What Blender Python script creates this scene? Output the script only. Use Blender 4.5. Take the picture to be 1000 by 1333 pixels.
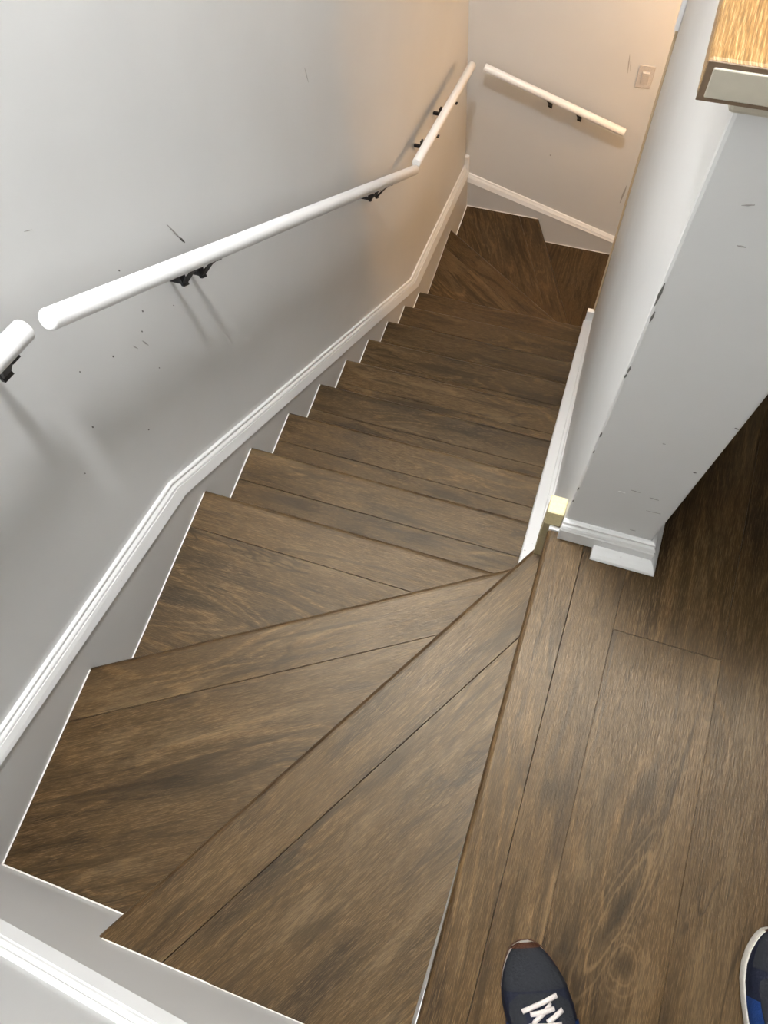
import bpy, bmesh, math, random
from mathutils import Vector, Matrix

for o in list(bpy.data.objects):
    bpy.data.objects.remove(o, do_unlink=True)
random.seed(7)
sc = bpy.context.scene
COL = sc.collection

# ------------------------------------------------------------------ camera
cam_d = bpy.data.cameras.new('camera')
cam_d.sensor_fit = 'HORIZONTAL'
cam_d.sensor_width = 36.0
cam_d.lens = 957.535 / 1000.0 * 36.0
cam_d.clip_start = 0.02
cam = bpy.data.objects.new('camera', cam_d)
COL.objects.link(cam)
_R = ((0.94686044, 0.30997935, -0.08583774),
      (0.26206714, -0.89822274, -0.35286926),
      (-0.18648359, 0.3116227, -0.93172698))
_m = Matrix.Identity(4)
for i in range(3):
    _m[i][0] = _R[0][i]
    _m[i][1] = -_R[1][i]
    _m[i][2] = -_R[2][i]
_m[0][3], _m[1][3], _m[2][3] = 0.91319, 0.46360, 1.36362
cam.matrix_world = _m
sc.camera = cam

# ------------------------------------------------------------------ world, exposure
w = bpy.data.worlds.new('world')
sc.world = w
w.use_nodes = True
w.node_tree.nodes['Background'].inputs[0].default_value = (1, 1, 1, 1)
w.node_tree.nodes['Background'].inputs[1].default_value = 0.02
sc.view_settings.view_transform = 'Standard'
sc.view_settings.look = 'None'
sc.view_settings.gamma = 1.0
sc.view_settings.use_curve_mapping = False
sc.view_settings.exposure = 0.0

LAMP_UP = (0.62, 1.24, 2.86)       # globe lamp on the upper ceiling
LAMP_UP_POWER = 428.0
LAMP_UP_COL = (0.985, 0.99, 1.0)
LAMP_LOW = (1.60, 3.38, -0.62)     # lamp under the upper floor, over the lower landing
LAMP_LOW_POWER = 245.0
LAMP_LOW_COL = (1.0, 0.57, 0.235)

# ------------------------------------------------------------------ node helpers
def new_mat(name):
    m = bpy.data.materials.new(name)
    m.use_nodes = True
    nt = m.node_tree
    b = nt.nodes['Principled BSDF']
    return m, nt, b

def N(nt, t, **kw):
    n = nt.nodes.new(t)
    for k, v in kw.items():
        if k.startswith('i_'):
            n.inputs[k[2:].replace('_', ' ')].default_value = v
        else:
            setattr(n, k, v)
    return n

def L(nt, a, b):
    nt.links.new(a, b)

def math_node(nt, op, a=None, b=None, clamp=False):
    n = nt.nodes.new('ShaderNodeMath')
    n.operation = op
    n.use_clamp = clamp
    for i, x in enumerate((a, b)):
        if x is None:
            continue
        if isinstance(x, (int, float)):
            n.inputs[i].default_value = x
        else:
            L(nt, x, n.inputs[i])
    return n.outputs[0]

def ramp(nt, fac, stops):
    n = nt.nodes.new('ShaderNodeValToRGB')
    el = n.color_ramp.elements
    el[0].position, el[0].color = stops[0][0], stops[0][1]
    el[1].position, el[1].color = stops[-1][0], stops[-1][1]
    for p, c in stops[1:-1]:
        e = el.new(p)
        e.color = c
    L(nt, fac, n.inputs[0])
    return n.outputs[0]

def g(v):
    return (v, v, v, 1)

def mixc(nt, fac, a, b, mode='MIX'):
    n = nt.nodes.new('ShaderNodeMix')
    n.data_type = 'RGBA'
    n.blend_type = mode
    for sock, x in ((n.inputs[0], fac), (n.inputs[6], a), (n.inputs[7], b)):
        if isinstance(x, (int, float)):
            sock.default_value = x
        elif isinstance(x, tuple):
            sock.default_value = x
        else:
            L(nt, x, sock)
    return n.outputs[2]

# ------------------------------------------------------------------ materials
def paint(name, col, rough, mottle=0.04, wav=0.25, speck=0.0, scale=2.2):
    m, nt, b = new_mat(name)
    tc = N(nt, 'ShaderNodeTexCoord')
    n1 = N(nt, 'ShaderNodeTexNoise')
    n1.inputs['Scale'].default_value = scale
    n1.inputs['Detail'].default_value = 4
    L(nt, tc.outputs['Object'], n1.inputs['Vector'])
    f = ramp(nt, n1.outputs['Fac'], [(0.3, g(1 - mottle)), (0.7, g(1 + mottle * 0.3))])
    c = mixc(nt, 1.0, (col[0], col[1], col[2], 1), f, 'MULTIPLY')
    if speck > 0:
        n2 = N(nt, 'ShaderNodeTexNoise')
        n2.inputs['Scale'].default_value = 95
        n2.inputs['Detail'].default_value = 3
        L(nt, tc.outputs['Object'], n2.inputs['Vector'])
        n4 = N(nt, 'ShaderNodeTexNoise')
        n4.inputs['Scale'].default_value = 7
        L(nt, tc.outputs['Object'], n4.inputs['Vector'])
        s1 = ramp(nt, n2.outputs['Fac'], [(0.69, g(0)), (0.74, g(1))])
        s2 = ramp(nt, n4.outputs['Fac'], [(0.5, g(0)), (0.62, g(1))])
        k = math_node(nt, 'MULTIPLY', s1, s2)
        k = math_node(nt, 'MULTIPLY', k, speck)
        c = mixc(nt, k, c, (0.16, 0.13, 0.10, 1))
    L(nt, c, b.inputs['Base Color'])
    n3 = N(nt, 'ShaderNodeTexNoise')
    n3.inputs['Scale'].default_value = 5.0
    n3.inputs['Detail'].default_value = 3
    L(nt, tc.outputs['Object'], n3.inputs['Vector'])
    n5 = N(nt, 'ShaderNodeTexNoise')
    n5.inputs['Scale'].default_value = 160.0
    n5.inputs['Detail'].default_value = 2
    L(nt, tc.outputs['Object'], n5.inputs['Vector'])
    h = math_node(nt, 'ADD', math_node(nt, 'MULTIPLY', n3.outputs['Fac'], 1.0),
                  math_node(nt, 'MULTIPLY', n5.outputs['Fac'], 0.012))
    bp = N(nt, 'ShaderNodeBump')
    bp.inputs['Strength'].default_value = wav
    bp.inputs['Distance'].default_value = 0.02
    L(nt, h, bp.inputs['Height'])
    L(nt, bp.outputs[0], b.inputs['Normal'])
    b.inputs['Roughness'].default_value = rough
    return m

def plain(name, col, rough=0.5, metal=0.0, emit=None, bump=0.0, bscale=200):
    m, nt, b = new_mat(name)
    tc = N(nt, 'ShaderNodeTexCoord')
    n1 = N(nt, 'ShaderNodeTexNoise')
    n1.inputs['Scale'].default_value = bscale
    n1.inputs['Detail'].default_value = 3
    L(nt, tc.outputs['Object'], n1.inputs['Vector'])
    f = ramp(nt, n1.outputs['Fac'], [(0.3, g(0.88)), (0.7, g(1.08))])
    c = mixc(nt, 1.0, (col[0], col[1], col[2], 1), f, 'MULTIPLY')
    L(nt, c, b.inputs['Base Color'])
    b.inputs['Roughness'].default_value = rough
    b.inputs['Metallic'].default_value = metal
    if bump:
        bp = N(nt, 'ShaderNodeBump')
        bp.inputs['Strength'].default_value = bump
        bp.inputs['Distance'].default_value = 0.002
        L(nt, n1.outputs['Fac'], bp.inputs['Height'])
        L(nt, bp.outputs[0], b.inputs['Normal'])
    if emit:
        b.inputs['Emission Color'].default_value = (emit[0], emit[1], emit[2], 1)
        b.inputs['Emission Strength'].default_value = emit[3]
    return m

def wood(name, dark, mid, light, rough=0.31, knots=1.0, marks=()):
    """Limed-oak vinyl plank; UV u runs along the grain in metres."""
    m, nt, b = new_mat(name)
    uv = N(nt, 'ShaderNodeUVMap', uv_map='UVMap')
    oi = N(nt, 'ShaderNodeObjectInfo')
    sep = N(nt, 'ShaderNodeSeparateXYZ')
    L(nt, uv.outputs[0], sep.inputs[0])
    u, v = sep.outputs[0], sep.outputs[1]
    rnd = oi.outputs['Random']
    off = math_node(nt, 'MULTIPLY', rnd, 137.0)

    def coord(su, sv):
        c = N(nt, 'ShaderNodeCombineXYZ')
        L(nt, math_node(nt, 'MULTIPLY', u, su), c.inputs[0])
        L(nt, math_node(nt, 'MULTIPLY', v, sv), c.inputs[1])
        L(nt, off, c.inputs[2])
        return c.outputs[0]

    def noise(su, sv, detail=4, rough_=0.55, dist=0.0):
        n = N(nt, 'ShaderNodeTexNoise')
        n.inputs['Scale'].default_value = 1.0
        n.inputs['Detail'].default_value = detail
        n.inputs['Roughness'].default_value = rough_
        n.inputs['Distortion'].default_value = dist
        L(nt, coord(su, sv), n.inputs['Vector'])
        return n.outputs['Fac']

    broad = noise(2.2, 11.0, 5, 0.6, 0.6)          # board-scale tone
    fig = noise(3.0, 26.0, 5, 0.6, 1.2)            # figure
    fib = noise(42.0, 820.0, 3, 0.7)               # limed pores
    fib2 = noise(15.0, 250.0, 4, 0.65, 0.8)
    # cathedral lines: contour lines of a stretched height field
    cath = noise(1.3, 7.0, 2, 0.4, 0.5)
    cl = math_node(nt, 'MULTIPLY', cath, 75.0)
    cl = math_node(nt, 'SINE', math_node(nt, 'ADD', cl, math_node(nt, 'MULTIPLY', fib2, 3.0)))
    cmask = ramp(nt, noise(1.6, 6.0, 2, 0.5), [(0.44, g(0)), (0.58, g(1))])
    # base colour
    t = math_node(nt, 'ADD', math_node(nt, 'MULTIPLY', broad, 0.62), math_node(nt, 'MULTIPLY', fig, 0.38))
    base = ramp(nt, t, [(0.38, (*dark, 1)), (0.47, (*mid, 1)), (0.53, (*mid, 1)), (0.63, (*light, 1))])
    # fibres
    f1 = ramp(nt, fib, [(0.38, g(0.58)), (0.52, g(1.0))])
    base = mixc(nt, 0.9, base, f1, 'MULTIPLY')
    f1b = ramp(nt, fib, [(0.53, g(0)), (0.66, g(1))])
    pale = (light[0] * 1.6, light[1] * 1.72, light[2] * 1.95, 1)
    base = mixc(nt, math_node(nt, 'MULTIPLY', f1b, 0.75), base, pale)
    f2 = ramp(nt, fib2, [(0.32, g(0.74)), (0.68, g(1.18))])
    base = mixc(nt, 0.8, base, f2, 'MULTIPLY')
    clr = ramp(nt, cl, [(0.0, g(0.72)), (0.6, g(0.98)), (1.0, g(1.5))])
    cf = math_node(nt, 'MULTIPLY', cmask, 0.75)
    base = mixc(nt, cf, base, mixc(nt, 1.0, base, clr, 'MULTIPLY'))
    # dark heart streaks and knots
    st = noise(1.7, 17.0, 3, 0.55, 1.6)
    stm = ramp(nt, st, [(0.57, g(0)), (0.66, g(1))])
    base = mixc(nt, math_node(nt, 'MULTIPLY', stm, 0.62 * knots), base,
                (dark[0] * 0.45, dark[1] * 0.42, dark[2] * 0.40, 1))
    kn = N(nt, 'ShaderNodeTexVoronoi')
    kn.inputs['Scale'].default_value = 1.0
    L(nt, coord(2.1, 5.2), kn.inputs['Vector'])
    kd = math_node(nt, 'ADD', kn.outputs['Distance'], math_node(nt, 'MULTIPLY', fig, 0.12))
    km = ramp(nt, kd, [(0.085, g(1)), (0.19, g(0))])
    base = mixc(nt, math_node(nt, 'MULTIPLY', km, 0.55 * knots), base,
                (dark[0] * 0.4, dark[1] * 0.38, dark[2] * 0.36, 1))
    # thin dark cracks: level lines of a stretched field, here and there
    ck = noise(1.5, 10.0, 4, 0.55, 0.9)
    cd = math_node(nt, 'ABSOLUTE', math_node(nt, 'SUBTRACT', ck, 0.5))
    cm = ramp(nt, cd, [(0.0, g(1)), (0.007, g(0.8)), (0.022, g(0))])
    cn = ramp(nt, noise(2.6, 5.0, 2, 0.5), [(0.53, g(0)), (0.62, g(1))])
    base = mixc(nt, math_node(nt, 'MULTIPLY', math_node(nt, 'MULTIPLY', cm, cn), 0.75 * knots), base,
                (dark[0] * .4, dark[1] * .38, dark[2] * .36, 1))
    # single knots and cracks at known places on a plank: (u, v, half length, half width, slope, strength)
    for (ku, kv, kru, krv, ksl, kst) in marks:
        du = math_node(nt, 'SUBTRACT', u, ku)
        dv = math_node(nt, 'SUBTRACT', math_node(nt, 'SUBTRACT', v, kv), math_node(nt, 'MULTIPLY', du, ksl))
        dv = math_node(nt, 'ADD', dv, math_node(nt, 'MULTIPLY', math_node(nt, 'SUBTRACT', fig, 0.5), krv * 1.6))
        a2 = math_node(nt, 'POWER', math_node(nt, 'ABSOLUTE', math_node(nt, 'DIVIDE', du, kru)), 2.0)
        b2 = math_node(nt, 'POWER', math_node(nt, 'ABSOLUTE', math_node(nt, 'DIVIDE', dv, krv)), 2.0)
        dd = math_node(nt, 'SQRT', math_node(nt, 'ADD', a2, b2))
        ring = math_node(nt, 'SINE', math_node(nt, 'ADD', math_node(nt, 'MULTIPLY', dd, 9.0), math_node(nt, 'MULTIPLY', fig, 5.0)))
        rm = ramp(nt, math_node(nt, 'MULTIPLY', dd, 0.25), [(0.15, g(0)), (0.30, g(1)), (0.9, g(0))])
        rr = ramp(nt, ring, [(0.35, g(0)), (1.0, g(1))])
        base = mixc(nt, math_node(nt, 'MULTIPLY', math_node(nt, 'MULTIPLY', rm, rr), 0.45 * kst), base, (light[0] * 1.5, light[1] * 1.55, light[2] * 1.6, 1))
        dm = ramp(nt, dd, [(0.40, g(1)), (1.0, g(0))])
        base = mixc(nt, math_node(nt, 'MULTIPLY', dm, 0.85 * kst), base, (dark[0] * .38, dark[1] * .38, dark[2] * .4, 1))
    # plank-to-plank shift
    tone = math_node(nt, 'ADD', math_node(nt, 'MULTIPLY', rnd, 0.24), 0.88)
    tn = N(nt, 'ShaderNodeCombineXYZ')
    for i in range(3):
        L(nt, tone, tn.inputs[i])
    base = mixc(nt, 1.0, base, tn.outputs[0], 'MULTIPLY')
    L(nt, base, b.inputs['Base Color'])
    r1 = ramp(nt, fib, [(0.3, g(rough + 0.10)), (0.7, g(rough - 0.06))])
    L(nt, r1, b.inputs['Roughness'])
    b.inputs['Specular IOR Level'].default_value = 0.32
    b.inputs['Specular Tint'].default_value = (1.0, 0.89, 0.72, 1)
    h = math_node(nt, 'ADD', math_node(nt, 'MULTIPLY', fib, 0.7), math_node(nt, 'MULTIPLY', fib2, 0.5))
    bp = N(nt, 'ShaderNodeBump')
    bp.inputs['Strength'].default_value = 0.42
    bp.inputs['Distance'].default_value = 0.0020
    L(nt, h, bp.inputs['Height'])
    L(nt, bp.outputs[0], b.inputs['Normal'])
    return m

M = {}
M['wall'] = paint('wall_paint', (0.66, 0.66, 0.648), 0.40, 0.05, 0.12)
M['skirt'] = paint('skirting_paint', (0.60, 0.59, 0.57), 0.38, 0.05, 0.10)
M['white'] = paint('white_gloss', (0.775, 0.775, 0.76), 0.36, 0.03, 0.05, speck=0.55)
M['rail'] = paint('rail_white', (0.80, 0.80, 0.79), 0.40, 0.02, 0.04)
M['ceil'] = paint('ceiling_paint', (0.87, 0.87, 0.86), 0.8, 0.02, 0.05)
M['caulk'] = plain('caulk', (0.84, 0.81, 0.76), 0.6)
M['wood'] = wood('oak_plank', (0.022, 0.0106, 0.0034), (0.056, 0.0303, 0.0102), (0.088, 0.0545, 0.0245))
OAK = ((0.022, 0.0106, 0.0034), (0.056, 0.0303, 0.0102), (0.088, 0.0545, 0.0245))
# the plank by the photographer's feet has a large split knot and a dark heart streak
M['wood_knot'] = wood('oak_plank_knotty', *OAK, marks=(
    (0.372, -1.218, 0.075, 0.013, -0.30, 1.0), (0.30, -1.243, 0.022, 0.014, 0.0, 0.7),
    (0.63, -1.274, 0.150, 0.0045, -0.12, 0.75), (0.545, -1.258, 0.060, 0.008, -0.1, 0.55), (0.765, -1.288, 0.03, 0.010, 0.2, 0.5)))
M['black'] = plain('black_iron', (0.006, 0.006, 0.007), 0.55)
M['tan'] = plain('tan_paint', (0.30, 0.25, 0.14), 0.6)
M['tape'] = plain('raw_pine_block', (0.62, 0.53, 0.30), 0.55)
M['pine'] = wood('pine_cap', (0.17, 0.085, 0.026), (0.22, 0.12, 0.04), (0.30, 0.18, 0.075), rough=0.35, knots=0.2)
M['capedge'] = plain('cap_edge_paint', (0.50, 0.46, 0.37), 0.5, bscale=30)
M['capline'] = plain('cap_edge_bare', (0.15, 0.10, 0.06), 0.6)
M['beige'] = plain('corner_bead', (0.55, 0.43, 0.28), 0.6)
M['scuff'] = plain('scuff_dark', (0.13, 0.125, 0.115), 0.7)
M['scuff2'] = plain('scuff_grey', (0.37, 0.36, 0.34), 0.7)
M['scuff3'] = plain('scuff_pale', (0.75, 0.75, 0.73), 0.6)
M['plate'] = plain('switch_plate', (0.56, 0.53, 0.50), 0.4)
M['globe'] = plain('lamp_globe', (0.9, 0.9, 0.9), 0.4, emit=(*LAMP_UP_COL, LAMP_UP_POWER))
M['globe2'] = plain('lamp_globe_warm', (0.9, 0.85, 0.8), 0.4, emit=(*LAMP_LOW_COL, LAMP_LOW_POWER))
M['brass'] = plain('lamp_base', (0.6, 0.6, 0.58), 0.3, 0.8)
M['navy'] = plain('navy_suede', (0.006, 0.0075, 0.016), 0.8, bump=0.4, bscale=300)
M['charcoal'] = plain('charcoal_suede', (0.014, 0.015, 0.0175), 0.85, bump=0.4, bscale=300)
M['blue'] = plain('blue_mesh', (0.008, 0.030, 0.12), 0.7, bump=0.5, bscale=500)
M['gum'] = plain('brown_gum_rubber', (0.045, 0.017, 0.008), 0.6, bump=0.5, bscale=250)
M['mid'] = plain('midsole_white', (0.50, 0.47, 0.41), 0.6)
for k_ in ('navy', 'charcoal', 'blue', 'gum'):
    M[k_].node_tree.nodes['Principled BSDF'].inputs['Specular IOR Level'].default_value = 0.15
M['lace'] = plain('white_lace', (0.60, 0.54, 0.50), 0.8, bump=0.6, bscale=600)

# ------------------------------------------------------------------ object helpers
def link(name, verts, faces, mat, parent=None, uvdir=None, smooth=False, bevel=0.0, segs=2):
    me = bpy.data.meshes.new(name)
    me.from_pydata([tuple(v) for v in verts], [], faces)
    bm = bmesh.new()
    bm.from_mesh(me)
    bmesh.ops.remove_doubles(bm, verts=bm.verts, dist=1e-6)
    bmesh.ops.recalc_face_normals(bm, faces=bm.faces)
    if bevel > 0:
        bmesh.ops.bevel(bm, geom=bm.edges[:], offset=bevel, segments=segs, profile=0.5, affect='EDGES', clamp_overlap=True)
    if uvdir is not None:
        d = Vector((uvdir[0], uvdir[1], 0)).normalized()
        n = Vector((-d.y, d.x, 0))
        lay = bm.loops.layers.uv.new('UVMap')
        for f in bm.faces:
            for lp in f.loops:
                co = lp.vert.co
                lp[lay].uv = (co.dot(d), co.dot(n) - co.z)
    bm.to_mesh(me)
    bm.free()
    if smooth:
        for p in me.polygons:
            p.use_smooth = True
    ob = bpy.data.objects.new(name, me)
    ob.data.materials.append(M[mat])
    COL.objects.link(ob)
    if parent is not None:
        ob.parent = parent
    return ob

def box(name, lo, hi, mat, parent=None, bevel=0.0, uvdir=None, segs=2):
    x0, y0, z0 = lo
    x1, y1, z1 = hi
    v = [(x0, y0, z0), (x1, y0, z0), (x1, y1, z0), (x0, y1, z0), (x0, y0, z1), (x1, y0, z1), (x1, y1, z1), (x0, y1, z1)]
    f = [(0, 3, 2, 1), (4, 5, 6, 7), (0, 1, 5, 4), (1, 2, 6, 5), (2, 3, 7, 6), (3, 0, 4, 7)]
    return link(name, v, f, mat, parent, uvdir, False, bevel, segs)

def prism(name, poly, z0, z1, mat, parent=None, uvdir=None, bevel=0.0, segs=1):
    n = len(poly)
    v = [(p[0], p[1], z0) for p in poly] + [(p[0], p[1], z1) for p in poly]
    f = [tuple(range(n - 1, -1, -1)), tuple(range(n, 2 * n))]
    for i in range(n):
        j = (i + 1) % n
        f.append((i, j, n + j, n + i))
    return link(name, v, f, mat, parent, uvdir, False, bevel, segs)

def loft(name, rings, mat, parent=None, closed=True, caps=True, smooth=True, uvdir=None):
    n = len(rings[0])
    v = [p for r in rings for p in r]
    f = []
    for i in range(len(rings) - 1):
        for j in range(n if closed else n - 1):
            k = (j + 1) % n
            f.append((i * n + j, i * n + k, (i + 1) * n + k, (i + 1) * n + j))
    if caps:
        f.append(tuple(range(n - 1, -1, -1)))
        f.append(tuple(range((len(rings) - 1) * n, len(rings) * n)))
    return link(name, v, f, mat, parent, uvdir, smooth)

def empty(name, loc):
    e = bpy.data.objects.new(name, None)
    e.location = loc
    e.empty_display_size = 0.05
    COL.objects.link(e)
    return e

def keep(o, parent):
    """parent o under an empty without moving it"""
    o.parent = parent
    o.matrix_parent_inverse = Matrix.Translation(-Vector(parent.location))

def structure(o, label=None):
    o['kind'] = 'structure'
    if label:
        o['label'] = label
    return o

def thing(o, label, cat, group=None):
    o['label'] = label
    o['category'] = cat
    if group:
        o['group'] = group
    return o

# ------------------------------------------------------------------ dimensions
RISE, RUN = 0.19, 0.241
W = 0.922            # clear width between the skirtings
Y3 = 1.030           # front edge of the first straight step
YF = 3.945           # far skirting face
XN = 0.957           # upper floor edge
PW = 0.118           # depth of a step's nosing plank
XW = -0.022          # left wall face
ZC = 3.04
def zt(k): return -k * RISE
def yn(k): return Y3 + (k - 3) * (2.945 - Y3) / 8.0
def noseline(y): return zt(3) - (y - 1.034) * RISE / RUN

# ------------------------------------------------------------------ room shell
def wall(name, lo, hi, mat='wall', label=None):
    return structure(box(name, lo, hi, mat), label)

wl = wall('wall_left', (-0.14, -0.14, -2.75), (XW, 4.10, ZC), label='long pale grey painted stairwell wall carrying the handrails')
wn = wall('wall_near', (XW + 0.0005, -0.14, -2.75), (0.945, -0.022, ZC), label='pale grey wall at the top of the stairs, lower left corner')
wf = wall('wall_far', (XW + 0.0005, 3.967, -2.75), (5.0, 4.09, ZC), label='warm lit wall at the foot of the stairs with a light switch')
wall('wall_corridor', (0.825, -1.74, -0.43), (0.945, -0.1405, ZC), 'ceil', label='corridor wall behind the photographer')
wall('wall_back', (0.9455, -1.74, -0.43), (5.0, -1.60, ZC), 'ceil', label='wall at the end of the corridor')
wall('wall_side', (5.0005, -1.74, -2.75), (5.14, 4.09, ZC), label='outer wall of the upper room')
structure(box('ceiling', (-0.14, -1.74, ZC + 0.0005), (5.14, 4.10, ZC + 0.1), 'ceil'), 'white ceiling over stairs and corridor')
# partition beside the stairs: half wall above the upper floor, full wall below
pv = [(0.978, 0.977), (1.136, 0.977), (1.136, 3.0), (0.966, 3.0)]
wr = structure(prism('wall_right', pv, -2.75, 0.962, 'wall', bevel=0.004, segs=2),
               'pale grey half wall with chipped corner between stairs and upper floor')
structure(box('wall_light_block', (0.978, 0.977, 1.95), (1.136, 3.9665, ZC), 'wall'), 'unseen header added above the half wall to block lamp light')  # added out of view: keeps the upper lamp off the right-hand ceiling, darkens that floor
structure(box('wall_lower', (1.1365, 2.88, -2.75), (2.6, 2.9995, -0.432), 'wall'), 'wall of the lower passage')
structure(box('wall_passage', (2.20, 3.0, -2.75), (2.32, 3.9665, -0.432), 'wall'), 'end wall of the lower passage')

# scuffs and chipped paint on the walls
def mark(pl, a, b, wdt, mat, parent, name='scuff'):
    """thin paint mark from a to b on a wall plane; pl = 'x' or 'y' and side coordinate"""
    ax, c, s = pl
    a, b = Vector(a), Vector(b)
    d = (b - a)
    d2 = Vector((d.y, d.x)).normalized() * wdt * 0.5
    n = Vector((-d.y, d.x)).normalized() * wdt * 0.5
    pts = [a + n * 0.3, a * 0.6 + b * 0.4 + n, b + n * 0.2, b - n * 0.3, a * 0.5 + b * 0.5 - n, a - n * 0.2]
    vs = []
    for dd in (0.0, s * 0.0007):
        for q in pts:
            vs.append((c + dd, q.x, q.y) if ax == 'x' else (q.x, c + dd, q.y))
    k = len(pts)
    fs = [tuple(range(k)), tuple(range(2 * k - 1, k - 1, -1))] + [(i, (i + 1) % k, k + (i + 1) % k, k + i) for i in range(k)]
    return link(name, vs, fs, mat, parent)

lw = ('x', XW, 1)
mark(lw, (1.403, 0.100), (1.428, 0.014), 0.004, 'scuff2', wl)
mark(lw, (1.420, 0.040), (1.430, 0.012), 0.006, 'scuff', wl)
for (y, z, s) in ((1.076, 0.056, .006), (1.211, 0.036, .006), (1.178, 0.005, .005), (0.991, 0.129, .004), (0.925, 0.009, .006),
                  (1.027, -0.195, .005), (0.835, -0.040, .004), (1.217, 0.167, .005), (1.30, -0.06, .004), (1.16, -.12, .004)):
    mark(lw, (y, z + s * .6), (y + s * 0.3, z - s * .5), s * 0.7, 'scuff', wl)
mark(lw, (1.165, -0.012), (1.172, -0.040), 0.004, 'scuff2', wl)
mark(lw, (1.135, 0.012), (1.142, -0.010), 0.003, 'scuff2', wl)
mark(lw, (1.09, 0.422), (1.105, 0.410), 0.0015, 'scuff2', wl)
mark(lw, (2.18, -0.12), (2.185, -0.17), 0.003, 'scuff2', wl)
pw = ('y', 0.977, -1)
for (x, z, l, wd) in ((0.982, 0.727, .030, .006), (0.984, 0.690, .016, .005), (0.983, 0.586, .014, .005), (0.982, 0.571, .008, .005),
                      (0.982, 0.414, .012, .005), (0.982, 0.359, .008, .004), (0.982, 0.216, .010, .005), (0.982, 0.162, .007, .005)):
    mark(pw, (x - .0012, z + l * .6), (x - .0018, z - l * .6), wd * .55, 'scuff', wr, 'paint_chip')
for (x, z, l, mm) in ((1.057, 0.262, .022, 'scuff2'), (1.088, 0.252, .018, 'scuff2'), (1.04, 0.246, .014, 'scuff3'), (1.091, 0.101, .018, 'scuff2'),
                      (1.061, 0.431, .008, 'scuff2'), (1.128, 0.512, .010, 'scuff'), (1.120, 0.37, .006, 'scuff'), (1.026, 0.812, .014, 'scuff2'),
                      (1.014, 0.857, .012, 'scuff2'), (1.095, 0.20, .030, 'scuff2')):
    mark(pw, (x, z), (x + l * random.uniform(.5, 1), z + l * random.uniform(-.1, .25)), 0.0018, mm, wr)
fw = ('y', 3.967, -1)
mark(fw, (0.794, -1.30), (0.806, -1.40), 0.006, 'scuff2', wf)
mark(fw, (0.806, -1.33), (0.816, -1.39), 0.003, 'scuff2', wf)
mark(fw, (0.955, -2.10), (0.945, -2.24), 0.012, 'scuff2', wf)
mark(fw, (0.484, -1.975), (0.49, -1.985), 0.008, 'scuff2', wf)

# ------------------------------------------------------------------ upper floor
floor = structure(prism('floor', [(0.968, -1.5995), (5.0, -1.5995), (5.0, 2.9995), (1.06, 2.9995), (1.06, 0.985), (0.968, 0.985)], -0.43, -0.009, 'wall'), 'upper floor of brown oak planks')
# (cut-out for the partition is the partition itself, it passes through the floor)
XS = [1.031, 1.115, 1.307, 1.500, 1.692, 1.884, 2.076, 2.268, 2.460, 2.652, 2.844, 3.036, 3.228, 3.42, 3.612, 3.804, 3.996, 4.188, 4.38, 4.572, 4.764, 4.9995]
ENDS = [[], [0.82], [-0.35, 2.1], [0.15, 1.62], [-0.7, 0.9], [0.45, 1.9], [-.2, 1.3], [.7], [.1]] + [[-.3 + .41 * (i % 5), 1.5 + .2 * (i % 4)] for i in range(13)]
for i in range(len(XS) - 1):
    ys = [-1.599] + sorted(ENDS[i]) + [2.999]
    for j in range(len(ys) - 1):
        box('plank', (XS[i] + .0002, ys[j] + .0002, -0.009), (XS[i + 1] - .0002, ys[j + 1] - .0002, random.uniform(-.0003, 0.0)),
            'wood_knot' if (i == 1 and j == 0) else 'wood', floor, bevel=0.0003, uvdir=(0, 1), segs=1)

def nosing(name, P, D, inward, c0, c1, z, width, mat, parent, drop=0.030, xmax=9.0):
    """front plank of a step: P + t*D is the front edge, inward the side the plank lies on; c0/c1 = (point, dir) end cuts"""
    D = Vector(D).normalized()
    I = Vector(inward).normalized()
    I = (I - D * I.dot(D)).normalized()
    rows = [(0.004, -drop), (0.0, -drop + 0.002), (0.0, -0.012), (0.0012, -0.0072), (0.004, -0.0035), (0.008, -0.0010),
            (0.013, 0.0), (width - 0.0008, 0.0), (width, -0.0008), (width, -0.012)]
    def cut(o, c):
        q, d = Vector(c[0]), Vector(c[1])
        a = Vector(P) + I * o
        det = D.x * (-d.y) + d.x * D.y
        b = q - a
        t = (b.x * (-d.y) + d.x * b.y) / det
        return a + D * t
    ra = []
    for o, dz in rows:
        a, b = cut(o, c0), cut(o, c1)
        if b.x > xmax:
            b = cut(o, ((xmax, 0), (0, 1)))
        ra.append([(a.x, a.y, z + dz), (b.x, b.y, z + dz)])
    n = len(ra)
    v = [p for r in ra for p in r]
    f = [(2 * i, 2 * i + 1, 2 * i + 3, 2 * i + 2) for i in range(n - 1)] + [(2 * n - 2, 2 * n - 1, 1, 0)]
    f += [tuple(2 * i for i in range(n)), tuple(2 * i + 1 for i in range(n - 1, -1, -1))]
    ob = link(name, v, f, mat, parent, (D.x, D.y))
    for p in ob.data.polygons:
        p.use_smooth = False
    return ob

nosing('floor_nosing', (XN, 0), (0, 1), (1, 0), ((0, -0.003), (1, 0)), ((0, 0.9745), (1, 0)), 0.0, 1.0303 - XN, 'wood', floor)
prism('riser', [(0.9528, 0.001), (0.968, 0.001), (0.968, 0.97), (0.9640, 0.97), (0.9625, 0.42)], zt(1) - .02, -0.0305, 'white', floor)

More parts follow.
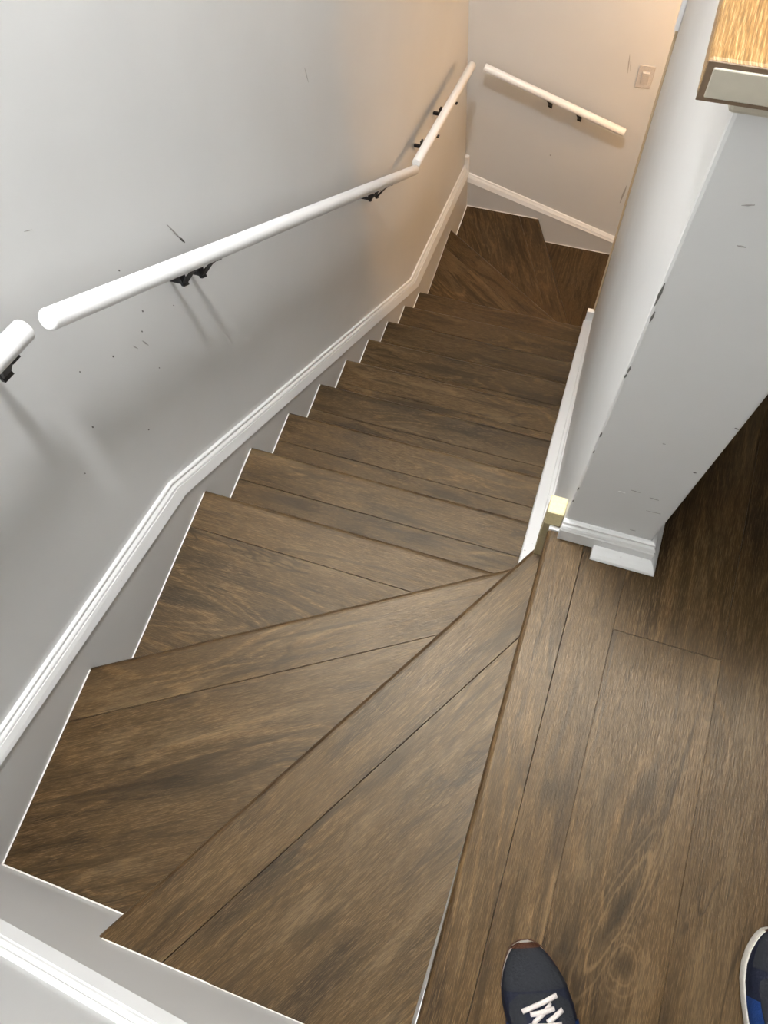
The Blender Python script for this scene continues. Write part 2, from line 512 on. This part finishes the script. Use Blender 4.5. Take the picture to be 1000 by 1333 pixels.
# ------------------------------------------------------------------ staircase
stairs = empty('staircase', (0.46, 2.0, zt(14)))
thing(stairs, 'brown oak plank staircase winding down between white trimmed walls', 'staircase')
E1P, E1D = Vector((0.341, 0.0)), Vector((0.607, 1.001)).normalized()
E2P, E2D = Vector((0.0, 0.462)), Vector((0.866, 0.509)).normalized()
LEFTC = ((0.0015, 0), (0, 1))
RIGHTC = ((W, 0), (0, 1))
NEARC = ((0, 0.0015), (1, 0))
TH = 0.012

def isect(p, d, q, e):
    det = d.x * (-e.y) + e.x * d.y
    b = q - p
    t = (b.x * (-e.y) + e.x * b.y) / det
    return p + d * t

def off(p, d, dist):
    return p + Vector((-d.y, d.x)) * dist

def tread(k, poly, d):
    t = prism('tread', poly, zt(k) - TH, zt(k), 'wood', None, d, bevel=0.0006)
    keep(t, stairs)
    return t

def sub(o, par):
    o.parent = par
    o.matrix_parent_inverse = Matrix.Translation(-Vector(stairs.location)).copy() if False else par.matrix_world.inverted()
    return o

X = Vector((1, 0)); Y = Vector((0, 1))
# winder 1
s1 = E1P + Vector((E1D.y, -E1D.x)) * PW           # back line of nosing 1
a = isect(s1, E1D, Vector((0, 0.0015)), X); b = isect(s1, E1D, Vector((0.9635, 0)), Y)
t1 = tread(1, [(a.x + .0015, a.y), (0.9533, 0.0015), (0.9628, 0.42), (0.9635, b.y - .002)], E1D)
nosing('nosing', E1P, E1D, (E1D.y, -E1D.x), NEARC, ((0.9615, 0), (0.0025, 1)), zt(1), PW, 'wood', t1)
# winder 2
s2 = E2P + Vector((E2D.y, -E2D.x)) * PW
c = isect(s2, E2D, E1P, E1D); d0 = isect(s2, E2D, Vector((0.0015, 0)), Y)
e1in = Vector((E1D.y, -E1D.x)) * 0.02
t2 = tread(2, [(0.0015, 0.0015), (E1P.x + .02, 0.0015), (c.x + e1in.x, c.y + e1in.y - .001), (c.x, c.y - .001), (d0.x, d0.y - .001)], E2D)
nosing('nosing', E2P, E2D, (E2D.y, -E2D.x), LEFTC, (tuple(E1P + e1in * .5), tuple(E1D)), zt(2), PW, 'wood', t2, xmax=0.945)
# step 3
y3b = Y3 - PW
g3 = isect(E2P, E2D, Vector((0, y3b)), X)
e2in = Vector((E2D.y, -E2D.x)) * 0.02
t3 = tread(3, [(0.0015, E2P.y + e2in.y), (g3.x + e2in.x, g3.y + e2in.y), (g3.x, y3b - .001), (0.0015, y3b - .001)], X)
nosing('nosing', (0, Y3), (1, 0), (0, -1), LEFTC, (tuple(E2P + e2in * .5), tuple(E2D)), zt(3), PW, 'wood', t3, xmax=W)
TR = {1: t1, 2: t2, 3: t3}
# straight steps
for k in range(4, 12):
    y1 = yn(k)
    y0 = yn(k - 1) - 0.012
    t = tread(k, [(0.0015, y0), (W, y0), (W, y1 - PW - .001), (0.0015, y1 - PW - .001)], X)
    nosing('nosing', (0, y1), (1, 0), (0, -1), LEFTC, RIGHTC, zt(k), PW, 'wood', t)
    TR[k] = t
# lower winders
E12P = Vector((0.0, 3.572)); E12D = (Vector((0.925, 2.985)) - E12P).normalized()
E13P = Vector((0.481, YF)); E13D = (Vector((0.945, 3.015)) - E13P).normalized()
i12 = Vector((E12D.y, -E12D.x)); i13 = Vector((E13D.y, -E13D.x))
s12 = E12P + i12 * PW; s13 = E13P + i13 * PW
a = isect(s12, E12D, Vector((0.0015, 0)), Y); b = isect(s12, E12D, Vector((0, 2.935)), X)
t = tread(12, [(0.0015, 2.933), (min(b.x, W), 2.933), (a.x, a.y - .001)], E12D)
nosing('nosing', E12P, E12D, i12, LEFTC, RIGHTC, zt(12), PW, 'wood', t)
TR[12] = t
c = isect(s13, E13D, E12P + i12 * .012, E12D); d0 = isect(s13, E13D, Vector((0, YF - .0015)), X)
f0 = E12P + i12 * 0.012
t = tread(13, [(0.0015, f0.y), (c.x, c.y), (d0.x - .001, d0.y), (0.0015, YF - .0015)], E13D)
nosing('nosing', E13P, E13D, i13, ((0, YF - .0015), (1, 0)), (tuple(f0), tuple(E12D)), zt(13), PW, 'wood', t, xmax=0.962)
TR[13] = t
h0 = E13P + i13 * 0.012
fl2 = structure(box('floor_lower', (0.02, 3.004, zt(14) - .06), (2.1995, YF, zt(14) - .0125), 'wall'), 'lower floor of brown oak planks at the foot of the stairs')
h1 = isect(h0, E13D, Vector((0, 3.005)), X)
low = [[(h0.x, YF - .0015), (h1.x, 3.005), (1.0, 3.005), (1.0, YF - .0015)]]
for q in range(6):
    x0 = 1.0005 + q * .1995
    low.append([(x0, 3.005), (x0 + .199, 3.005), (x0 + .199, YF - .0015), (x0, YF - .0015)])
for q in low:
    prism('plank', q, zt(14) - TH, zt(14), 'wood', fl2, Y, bevel=.0005)
TR[14] = fl2
bpy.context.view_layer.update()
for o in list(COL.objects):
    if o.name.startswith('nosing') and o.parent is not None:
        o.matrix_parent_inverse = o.parent.matrix_world.inverted()

def riser(k, p, d, t0, t1):
    """white board under the nosing of step k"""
    i = Vector((d.y, -d.x))
    q = [p + d * t0 + i * .003, p + d * t1 + i * .003, p + d * t1 + i * .014, p + d * t0 + i * .014]
    o = prism('riser', [(v.x, v.y) for v in q], zt(k + 1) - TH, zt(k) - .0305, 'white')
    o.parent = TR[k]
    o.matrix_parent_inverse = TR[k].matrix_world.inverted()
riser(1, E1P, E1D, 0.012, 1.02)
riser(2, E2P, E2D, 0.012, 1.02)
riser(3, Vector((0, Y3)), X, 0.002, W)
for k in range(4, 12):
    riser(k, Vector((0, yn(k))), X, 0.002, W)
riser(12, E12P, E12D, 0.012, 1.07)
riser(13, E13P, E13D, 0.012, 1.00)

def caulk(k, a, b, wd=0.0032):
    a, b = Vector(a), Vector(b)
    d = (b - a).normalized()
    n = Vector((-d.y, d.x)) * wd
    o = prism('caulk_bead', [tuple(a), tuple(b), tuple(b + n), tuple(a + n)], zt(k) - .003, zt(k) + 0.0012, 'caulk')
    if o.data.polygons[0].area < 0:
        pass
    o.parent = TR[k]
    o.matrix_parent_inverse = TR[k].matrix_world.inverted()
caulk(2, (0.0035, 0.002), (0.0035, 0.455))
caulk(2, (E1P.x + .008, 0.001), (0.001, 0.001), -0.003)
caulk(1, (0.58, 0.0008), (E1P.x + .012, 0.0008), -0.0022)
caulk(1, (0.95, 0.0006), (0.58, 0.0006), -0.0014)
caulk(3, (0.0035, 0.474), (0.0035, Y3 - .01))
for k in range(4, 12):
    caulk(k, (0.0032, yn(k - 1) + .005), (0.0032, yn(k) - .008))
caulk(12, (0.0028, 2.95), (0.0028, E12P.y - .008), .002)
caulk(13, (0.0045, E12P.y + .004), (0.0045, YF - .001), .0045)
caulk(13, (0.002, YF - .0005), (E13P.x - .01, YF - .0005), -.0045)
caulk(14, (E13P.x + .005, YF - .0005), (1.2, YF - .0005), -.004)

# ------------------------------------------------------------------ skirtings and mouldings
TOPL = [(-0.0215, -0.060), (0.969, -0.394), (2.866, -1.894), (3.963, -2.1436)]
BOTL = [(-0.0215, -0.1035), (0.971, -0.465), (2.916, -2.015), (3.963, -2.2266)]
# skirting below the moulding on the left wall
def strip_board(name, bot, tops, place, label):
    v = []
    n = len(bot)
    for s in (0, 1):
        for (a, zb), (a2, z2) in zip(bot, tops):
            v.append(place(a, zb, s))
        for (a, zb), (a2, z2) in zip(bot, tops):
            v.append(place(a2, z2, s))
    f = []
    for s in (0, 1):
        for i in range(n - 1):
            q = [s * 2 * n + i, s * 2 * n + i + 1, s * 2 * n + n + i + 1, s * 2 * n + n + i]
            f.append(tuple(q if s else q[::-1]))
    for i in range(n - 1):
        f.append((i, i + 1, 2 * n + i + 1, 2 * n + i))
        f.append((n + i, 2 * n + n + i, 2 * n + n + i + 1, n + i + 1))
    f.append((0, 2 * n, 3 * n, n))
    f.append((n - 1, 2 * n - 1, 4 * n - 1, 3 * n - 1))
    return structure(link(name, v, f, 'skirt'), label)

strip_board('baseboard_left', [(y, z - 0.36) for y, z in BOTL], [(y, z + .004) for y, z in BOTL],
            lambda a, z, s: (XW + .0002 if s == 0 else 0.0, min(max(a, 0.0003), YF + .0005), z), 'grey painted skirting under the white moulding on the left wall')
TOPN = [(-0.0215, -0.064), (0.945, 0.154)]
BOTN = [(-0.0215, -0.123), (0.945, 0.0975)]
strip_board('baseboard_near', [(x, z - 0.40) for x, z in BOTN], [(x, z + .004) for x, z in BOTN],
            lambda a, z, s: (a, -0.0218 if s == 0 else 0.0, z), 'grey painted skirting on the near wall beside the top winders')
TOPF = [(-0.0215, -2.206), (1.5, -2.686)]
BOTF = [(-0.0215, -2.261), (1.5, -2.707)]
strip_board('baseboard_far', [(x, z - 0.42) for x, z in BOTF], [(x, z + .004) for x, z in BOTF],
            lambda a, z, s: (a, 3.9668 if s == 0 else YF, z), 'grey painted skirting on the far wall at the foot of the stairs')
PROFILE = [(0.0, 0.0), (0.0, 0.024), (0.02, 0.026), (0.56, 0.0175), (0.575, 0.0140), (0.605, 0.0135), (0.63, 0.0160), (0.70, 0.0145), (0.79, 0.0090),
           (0.85, 0.0065), (0.865, 0.0090), (0.93, 0.0095), (0.98, 0.0075), (1.0, 0.0035), (1.0, 0.0)]
def moulding(name, b0, b1, t0, t1, place, label, k=1.0):
    ra, rb = [], []
    for s, o in PROFILE:
        ra.append(place(b0[0] + (t0[0] - b0[0]) * s, b0[1] + (t0[1] - b0[1]) * s, o * k))
        rb.append(place(b1[0] + (t1[0] - b1[0]) * s, b1[1] + (t1[1] - b1[1]) * s, o * k))
    ob = loft(name, [ra, rb], 'white', smooth=False)
    return structure(ob, label)
pl = lambda a, z, o: (XW + .0003 + o, max(a, -0.0215), z)
moulding('trim_1', BOTL[0], BOTL[1], TOPL[0], TOPL[1], pl, 'white moulding along the top winders on the left wall')
moulding('trim_2', BOTL[1], BOTL[2], TOPL[1], TOPL[2], pl, 'long white moulding sloping with the straight steps on the left wall')
moulding('trim_3', BOTL[2], BOTL[3], TOPL[2], TOPL[3], pl, 'white moulding along the bottom winders on the left wall')
moulding('trim_4', BOTN[0], BOTN[1], TOPN[0], TOPN[1], lambda a, z, o: (a, -0.0217 + o, z), 'white moulding on the near wall in the lower left corner')
moulding('trim_5', BOTF[0], BOTF[1], TOPF[0], TOPF[1], lambda a, z, o: (a, 3.9667 - o, z), 'white moulding sloping down along the far wall')
structure(box('trim_6', (XW + .0003, 3.942, -2.225), (0.005, 3.9667, -2.080), 'white', bevel=.003), 'short white upright stub in the far left corner')

# right stringer with its white cap
def rstr():
    ya, yb = 1.000, 2.985
    sec = [(W, -0.30), (W, 0.016), (W + .003, 0.022), (W + .034, 0.024), (W + .037, 0.028), (W + .046, 0.030), (W + .050, 0.040), (0.9775, 0.042), (0.9775, -0.30)]
    ra = [(x, ya, noseline(ya) + h) for x, h in sec]
    rb = [(min(x, 0.9665), yb, noseline(yb) + h) for x, h in sec]
    return structure(loft('baseboard_right', [ra, rb], 'white', smooth=False), 'white stringer board along the right side of the steps')
rstr()
structure(box('trim_7', (0.928, 2.985, -2.42), (0.9655, 3.010, -2.012), 'white', bevel=.002), 'white end block at the foot of the right stringer')
structure(box('trim_8', (0.946, 0.984, -0.20), (0.9775, 1.03, 0.002), 'tan', bevel=.001), 'tan painted corner post at the top of the right stringer')
structure(box('trim_9', (0.9455, 0.984, 0.0025), (0.9775, 1.02, 0.066), 'tape', bevel=.003), 'small pale yellow wooden block above the tan corner post')
structure(box('trim_10', (0.958, 0.9752, -0.012), (0.979, 0.9835, 0.0055), 'white', bevel=.003, segs=3), 'white caulk where the floor nosing meets the half wall')
structure(box('trim_11', (0.956, 2.990, -2.0), (0.9655, 3.0005, -0.436), 'beige', bevel=.002), 'narrow beige corner bead at the far end of the partition')
structure(box('trim_12', (0.950, 2.96, -0.434), (0.9655, 3.004, 0.0), 'white', bevel=.002), 'white trim piece at the far edge of the partition, top of picture')
structure(box('ceiling_lower', (0.967, 3.0005, -0.43), (2.2, 3.9665, -0.02), 'ceil'), 'ceiling of the lower passage')

# baseboard and shoe moulding round the end of the half wall
BP = [(0.0, 0.0), (0.0, 0.0145), (0.046, 0.0145), (0.050, 0.012), (0.053, 0.012), (0.056, 0.0135), (0.062, 0.011), (0.067, 0.0065), (0.069, 0.0085), (0.074, 0.0075), (0.077, 0.003), (0.077, 0.0)]
ra = [(0.9775, 0.9768 - o, z) for z, o in BP]
rb = [(1.1362 + o, 0.9768 - o, z) for z, o in BP]
rc = [(1.1362 + o, 2.99, z) for z, o in BP]
structure(loft('baseboard_end', [ra, rb], 'white', smooth=False), 'white baseboard on the end of the half wall')
structure(loft('baseboard_side', [rb, rc], 'white', smooth=False), 'white baseboard on the far side of the half wall')
QP = [(0.0, 0.0), (0.0, 0.024), (0.003, 0.0245), (0.008, 0.022), (0.013, 0.016), (0.0165, 0.008), (0.018, 0.0)]
ra = [(1.045, 0.9620 - o, z + .0004) for z, o in QP]
rb = [(1.1510 + o * .55, 0.9620 - o, z + .0004) for z, o in QP]
structure(loft('trim_13', [ra, rb], 'white', smooth=False), 'loose white shoe moulding at the foot of the half wall end')
rb = [(1.1515 + o * .55, 0.9625 - o, z + .0004) for z, o in QP]
rc = [(1.1515 + o * .55, 2.9, z + .0004) for z, o in QP]
structure(loft('trim_14', [rb, rc], 'white', smooth=False), 'white shoe moulding along the far side of the half wall')

# wooden cap on the half wall
cap = empty('wall_cap', (1.06, 0.95, 0.965))
thing(cap, 'pine cap board with grey painted end on top of the half wall', 'cap board')
def capp(o):
    keep(o, cap)
    return o
capp(box('cap_board', (0.9475, 0.9525, 0.9660), (1.175, 3.02, 0.9965), 'pine', bevel=.003, uvdir=(0, 1)))
capp(box('painted_end', (0.9525, 0.9500, 0.9700), (1.171, 0.9535, 0.9925), 'capedge', bevel=.001))
capp(box('dark_edge', (0.9478, 0.9512, 0.9664), (1.1748, 0.9526, 0.9962), 'capline', bevel=.0005))
capp(box('bed_moulding', (0.972, 0.9625, 0.9500), (1.150, 0.9765, 0.9658), 'capedge', bevel=.004))

# ------------------------------------------------------------------ handrails
def tube(name, a, b, r, mat, parent, n=20, flat=1.0):
    a, b = Vector(a), Vector(b)
    d = (b - a).normalized()
    up = Vector((0, 0, 1))
    s = d.cross(up).normalized()
    u = s.cross(d).normalized()
    L_ = (b - a).length
    rings = []
    for t, k in ((0, .80), (.0015, .93), (.004, 1.0), (L_ - .004, 1.0), (L_ - .0015, .93), (L_, .80)):
        c = a + d * t
        rings.append([c + (s * math.cos(2 * math.pi * i / n) * flat + u * math.sin(2 * math.pi * i / n)) * r * k for i in range(n)])
    o = loft(name, rings, mat)
    for p in o.data.polygons:
        p.use_smooth = len(p.vertices) == 4
    keep(o, parent)
    return o

def bracket(parent, c, t, n, wallc, legs=(-1, 1), half=0.042, wing=0.010):
    """c rail axis point, t rail direction, n unit vector from wall to rail, wallc distance of axis from the wall"""
    c, t, n = Vector(c), Vector(t).normalized(), Vector(n)
    up = Vector((0, 0, 1))
    v, f = [], []
    def hexa(p):
        i = len(v)
        v.extend(p)
        f.extend([(i, i + 3, i + 2, i + 1), (i + 4, i + 5, i + 6, i + 7), (i, i + 1, i + 5, i + 4), (i + 1, i + 2, i + 6, i + 5), (i + 2, i + 3, i + 7, i + 6), (i + 3, i, i + 4, i + 7)])
    s0 = c - up * 0.0235
    def q(p, a, b):
        return [p + t * x * a + (up * .7 + n * .7) * y * b for x, y in ((-1, -1), (1, -1), (1, 1), (-1, 1))]
    if len(legs) > 1:
        lo = [s0 + t * a * half + n * b * 0.006 for a, b in ((-1, -1), (1, -1), (1, 1), (-1, 1))]
        hexa(lo + [p + up * 0.004 for p in lo])
    for sgn in legs:
        # saddle wing under the rail
        cc = s0 + t * sgn * half
        lo = [cc + t * a * 0.010 + n * b * wing for a, b in ((-1, -1), (1, -1), (1, 1), (-1, 1))]
        hexa(lo + [p + up * 0.005 for p in lo])
        # tapering arm down to the wall
        mid = c - n * (wallc * 0.34) + t * sgn * half - up * 0.060
        foot = c - n * (wallc * 0.62) + t * sgn * half - up * 0.100
        hexa(q(cc, .022, .006) + q(mid, .015, .009))
        hexa(q(mid, .015, .009) + q(foot, .009, .010))
        # notched knuckle plate and the stub that runs into the wall
        pb = c - n * (wallc * 0.66) + t * sgn * half - up * 0.090
        r0 = [pb + t * x * .012 + up * y * .016 for x, y in ((-1, -1), (1, -1), (1, 1), (-1, 1))]
        hexa(r0 + [p + n * .007 for p in r0])
        for e_ in (-1, 1):
            pb2 = pb + t * e_ * .0085 + up * .022
            r0 = [pb2 + t * x * .0038 + up * y * .009 for x, y in ((-1, -1), (1, -1), (1, 1), (-1, 1))]
            hexa(r0 + [p + n * .007 for p in r0])
        r0 = [c - n * (wallc - .0004) + t * sgn * half - up * 0.094 + t * x * .007 + up * y * .007 for x, y in ((-1, -1), (1, -1), (1, 1), (-1, 1))]
        hexa(r0 + [p + n * (wallc * .36) for p in r0])
    o = link('bracket', v, f, 'black')
    keep(o, parent)
    return o

RR = 0.0195
XR = 0.075
def rail(a, b, n, wallc, spots, label, legs=(-1, 1), half=0.042, wing=0.010):
    a, b = Vector(a), Vector(b)
    e = empty('handrail', tuple(a))
    thing(e, label, 'handrail', 'white handrails on the stairwell walls')
    tube('rail', a, b, RR, 'rail', e)
    for s in spots:
        bracket(e, a + (b - a) * s, (b - a), n, wallc, legs, half, wing)
    return e
nx = (1, 0, 0)
rail((XR, 0.915, 0.422), (XR, 0.12, 0.665), nx, XR - XW, (0.068, 0.85), 'short white handrail cut off by the left picture edge', (0,))
ra_, rb_ = Vector((XR, 0.955, 0.390)), Vector((XR, 2.785, -1.047))
rail(ra_, rb_, nx, XR - XW, ((1.365 - .955) / 1.83, (2.455 - .955) / 1.83), 'long white round handrail sloping down the left wall')
rail((XR, 2.800, -1.027), (XR, 3.690, -1.262), nx, XR - XW, ((3.06 - 2.8) / .89, (3.355 - 2.8) / .89), 'short white handrail over the bottom winders, ending at the far corner', (0,), wing=0.022)
rail((0.092, 3.875, -1.412), (0.866, 3.875, -1.664), (0, -1, 0), 3.967 - 3.875, ((.45 - .092) / .774, (.615 - .092) / .774), 'white handrail on the far wall below the light switch', (0,))

# ------------------------------------------------------------------ light switch
sw = empty('light_switch', (0.893, 3.967, -1.405))
thing(sw, 'painted over light switch plate on the far wall above the handrail', 'switch')
keep(box('plate', (0.855, 3.9615, -1.465), (0.932, 3.9668, -1.344), 'plate', bevel=.002), sw)
rk = [(0.876, 3.9616, -1.443), (0.912, 3.9616, -1.443), (0.912, 3.9616, -1.375), (0.876, 3.9616, -1.375),
      (0.877, 3.9600, -1.442), (0.911, 3.9600, -1.442), (0.911, 3.9510, -1.376), (0.877, 3.9510, -1.376)]
keep(link('rocker', rk, [(0, 1, 2, 3), (4, 7, 6, 5), (0, 4, 5, 1), (1, 5, 6, 2), (2, 6, 7, 3), (3, 7, 4, 0)], 'plate', None, None, False, .0008), sw)

# ------------------------------------------------------------------ lamps
def sphere(name, c, r, mat, parent, sz=1.0):
    rings = []
    for i in range(1, 12):
        th = math.pi * i / 12
        rings.append([(c[0] + r * math.sin(th) * math.cos(2 * math.pi * j / 24), c[1] + r * math.sin(th) * math.sin(2 * math.pi * j / 24), c[2] + sz * r * math.cos(th)) for j in range(24)])
    o = loft(name, rings, mat)
    keep(o, parent)
    return o
lu = empty('ceiling_lamp', (LAMP_UP[0], LAMP_UP[1], ZC))
thing(lu, 'round globe lamp on the ceiling above the stairs, out of view', 'lamp')
sphere('globe', LAMP_UP, 0.135, 'globe', lu)
sphere('base', (LAMP_UP[0], LAMP_UP[1], ZC - .02), 0.07, 'brass', lu, .27)
ll = empty('passage_lamp', (LAMP_LOW[0], LAMP_LOW[1], -0.43))
thing(ll, 'small warm globe lamp under the ceiling of the lower passage', 'lamp')
sphere('globe', LAMP_LOW, 0.05, 'globe2', ll)
sphere('base', (LAMP_LOW[0], LAMP_LOW[1], -0.447), 0.05, 'brass', ll, .3)

# ------------------------------------------------------------------ shoes
def shoe(loc, ang, mirror, label, mg=0.0):
    """sneaker, toe along local +y, heel at y=0; inner side towards +x before mirroring"""
    Lr = 0.292
    # (s, outer half width, inner half width, upper height)
    st = [(0.0, .018, .018, .070), (.015, .028, .028, .085), (.06, .034, .034, .100), (.15, .036, .036, .108), (.28, .036, .037, .112), (.40, .042, .041, .108),
          (.52, .049, .046, .098), (.62, .054, .051, .086), (.72, .054, .053, .073), (.80, .050, .050, .062), (.87, .042, .043, .054), (.92, .034, .035, .047),
          (.955, .027, .028, .041), (.98, .020, .021, .035), (.993, .013, .013, .031), (1.0, .006, .006, .028)]
    cs, sn = math.cos(ang), math.sin(ang)
    def P(x, y, z):
        if mirror:
            x = -x
        return (loc[0] + x * cs - y * sn, loc[1] + x * sn + y * cs, z)
    def cx(s):   # axis bends inwards at the toe
        return 0.012 * max(0, s - .55) / .45
    e = empty('shoe', (loc[0], loc[1], 0.0))
    thing(e, label, 'shoe', 'pair of lace-up sneakers on the upper floor')
    def outline(grow, z, toe=0.0):
        pts = []
        for s, wo, wi, h in st:
            pts.append((cx(s) - wo - grow, s * (Lr + toe), z))
        for s, wo, wi, h in reversed(st):
            pts.append((cx(s) + wi + grow, s * (Lr + toe), z))
        return pts
    def slab(name, levels, mat):
        rings = [[P(*p) for p in outline(gr, z, toe)] for gr, z, toe in levels]
        o = loft(name, rings, mat, smooth=False)
        keep(o, e)
        return o
    slab('outsole', [(-.002, 0.0008, .0), (.0, .006, .002), (-.0005, .011, .003)], 'gum')
    slab('midsole', [(mg, .011, .001), (mg + .0004, .016, .001), (mg, .024, .0), (mg - .001, .027, -.001)], 'mid')
    # upper
    rings = []
    nn = 15
    for s, wo, wi, h in st:
        ring = []
        for i in range(nn):
            a = math.pi * i / (nn - 1)
            ca, sa = math.cos(a), math.sin(a)
            ex = 0.62
            px = -math.copysign(abs(ca) ** ex, ca)
            pz = abs(sa) ** (0.75)
            wd = wo if px < 0 else wi
            ring.append(P(cx(s) + px * wd * (1.0 - .10 * pz * 0), s * Lr, .024 + (h - .024) * pz))
        rings.append(ring)
    up = loft('upper', rings, 'navy', closed=False, caps=False)
    keep(up, e)
    # patch helper: offset surface over part of the upper
    def patch(name, s0, s1, f0, f1, mat, lift=.0016, parent=e):
        rr = []
        m = 9
        for i in range(m + 1):
            s = s0 + (s1 - s0) * i / m
            for q in range(len(st) - 1):
                if st[q][0] <= s <= st[q + 1][0]:
                    t = (s - st[q][0]) / (st[q + 1][0] - st[q][0])
                    wo, wi, h = [st[q][z] + (st[q + 1][z] - st[q][z]) * t for z in (1, 2, 3)]
                    break
            r_ = []
            g0, g1 = (f0(s), f1(s)) if callable(f0) else (f0, f1)
            for j in range(13):
                a = math.pi * (g0 + (g1 - g0) * j / 12)
                ca, sa = math.cos(a), math.sin(a)
                px = -math.copysign(abs(ca) ** .62, ca)
                pz = abs(sa) ** .75
                wd = (wo if px < 0 else wi) + lift
                r_.append(P(cx(s) + px * wd, s * Lr + lift * .6, .024 + (h + lift - .024) * pz))
            rr.append(r_)
        o = loft(name, rr, mat, closed=False, caps=False)
        keep(o, e)
        return o
    patch('toe_cap', .80, .985, 0.10, 0.86, 'charcoal')
    patch('eyestay', .42, .79, lambda s: .5 - .27 * min(1, (.80 - s) / .06) ** .5, lambda s: .5 + .27 * min(1, (.80 - s) / .06) ** .5, 'charcoal', .0022)
    patch('tongue', .36, .745, .42, .58, 'navy', .0030)
    patch('side_panel', .30, .66, .02, .22, 'blue', .0018)
    patch('side_panel', .30, .66, .78, .98, 'blue', .0018)
    patch('toe_bumper', .976, .999, 0.05, 0.95, 'gum', .0028)
    # laces: flat straps crossing the tongue
    def lace(y0, x0, y1, x1, lift):
        a_, b_ = Vector((x0, y0)), Vector((x1, y1))
        d = (b_ - a_).normalized()
        nrm = Vector((-d.y, d.x)) * .0036
        vs = []
        m = 6
        for i in range(m + 1):
            q = a_ + (b_ - a_) * i / m
            s = q.y / Lr
            h = .07
            for z in range(len(st) - 1):
                if st[z][0] <= s <= st[z + 1][0]:
                    t = (s - st[z][0]) / (st[z + 1][0] - st[z][0])
                    h = st[z][3] + (st[z + 1][3] - st[z][3]) * t
            zz = h + lift - .0035 * abs(2 * i / m - 1) ** 2
            for sg, dz in ((-1, 0), (-.6, .0022), (.6, .0022), (1, 0), (.6, -.002), (-.6, -.002)):
                p = q + nrm * sg
                vs.append(P(p.x, p.y, zz + dz))
        rr = [vs[i * 6:(i + 1) * 6] for i in range(m + 1)]
        o = loft('lace', rr, 'lace')
        keep(o, e)
    c0 = cx(.68)
    for (y0, x0, y1, x1, lf) in ((.2124, .0318, .229, -.0225, .0078), (.2079, .0206, .2135, -.0162, .0060), (.1973, .0184, .2191, -.0130, .0045),
                                 (.1985, -.0026, .2121, -.0275, .0062), (.1955, .0246, .1957, -.0230, .0076)):
        lace(y0, x0, y1, x1, lf)
    for q_ in range(3):
        yb = .184 - q_ * .021
        lace(yb, .022, yb - .012, -.021, .0055)
        lace(yb - .012, .021, yb, -.022, .0078)
    # collar lining closing the ankle opening
    rr = []
    for z_, k in ((.106, 1.0), (.098, .9), (.070, .7)):
        rr.append([P(math.cos(2 * math.pi * i / 20) * .030 * k, .075 + math.sin(2 * math.pi * i / 20) * .055 * k, z_ + .004) for i in range(20)])
    o = loft('collar', rr, 'charcoal', caps=False)
    keep(o, e)
    return e
shoe((1.206, 0.018), math.radians(22), True, 'navy and charcoal sneaker with white laces and brown toe beside the floor edge', -0.0008)
shoe((1.482, 0.136), math.radians(4), True, 'navy sneaker with blue side panel cut off by the right picture edge', 0.003)
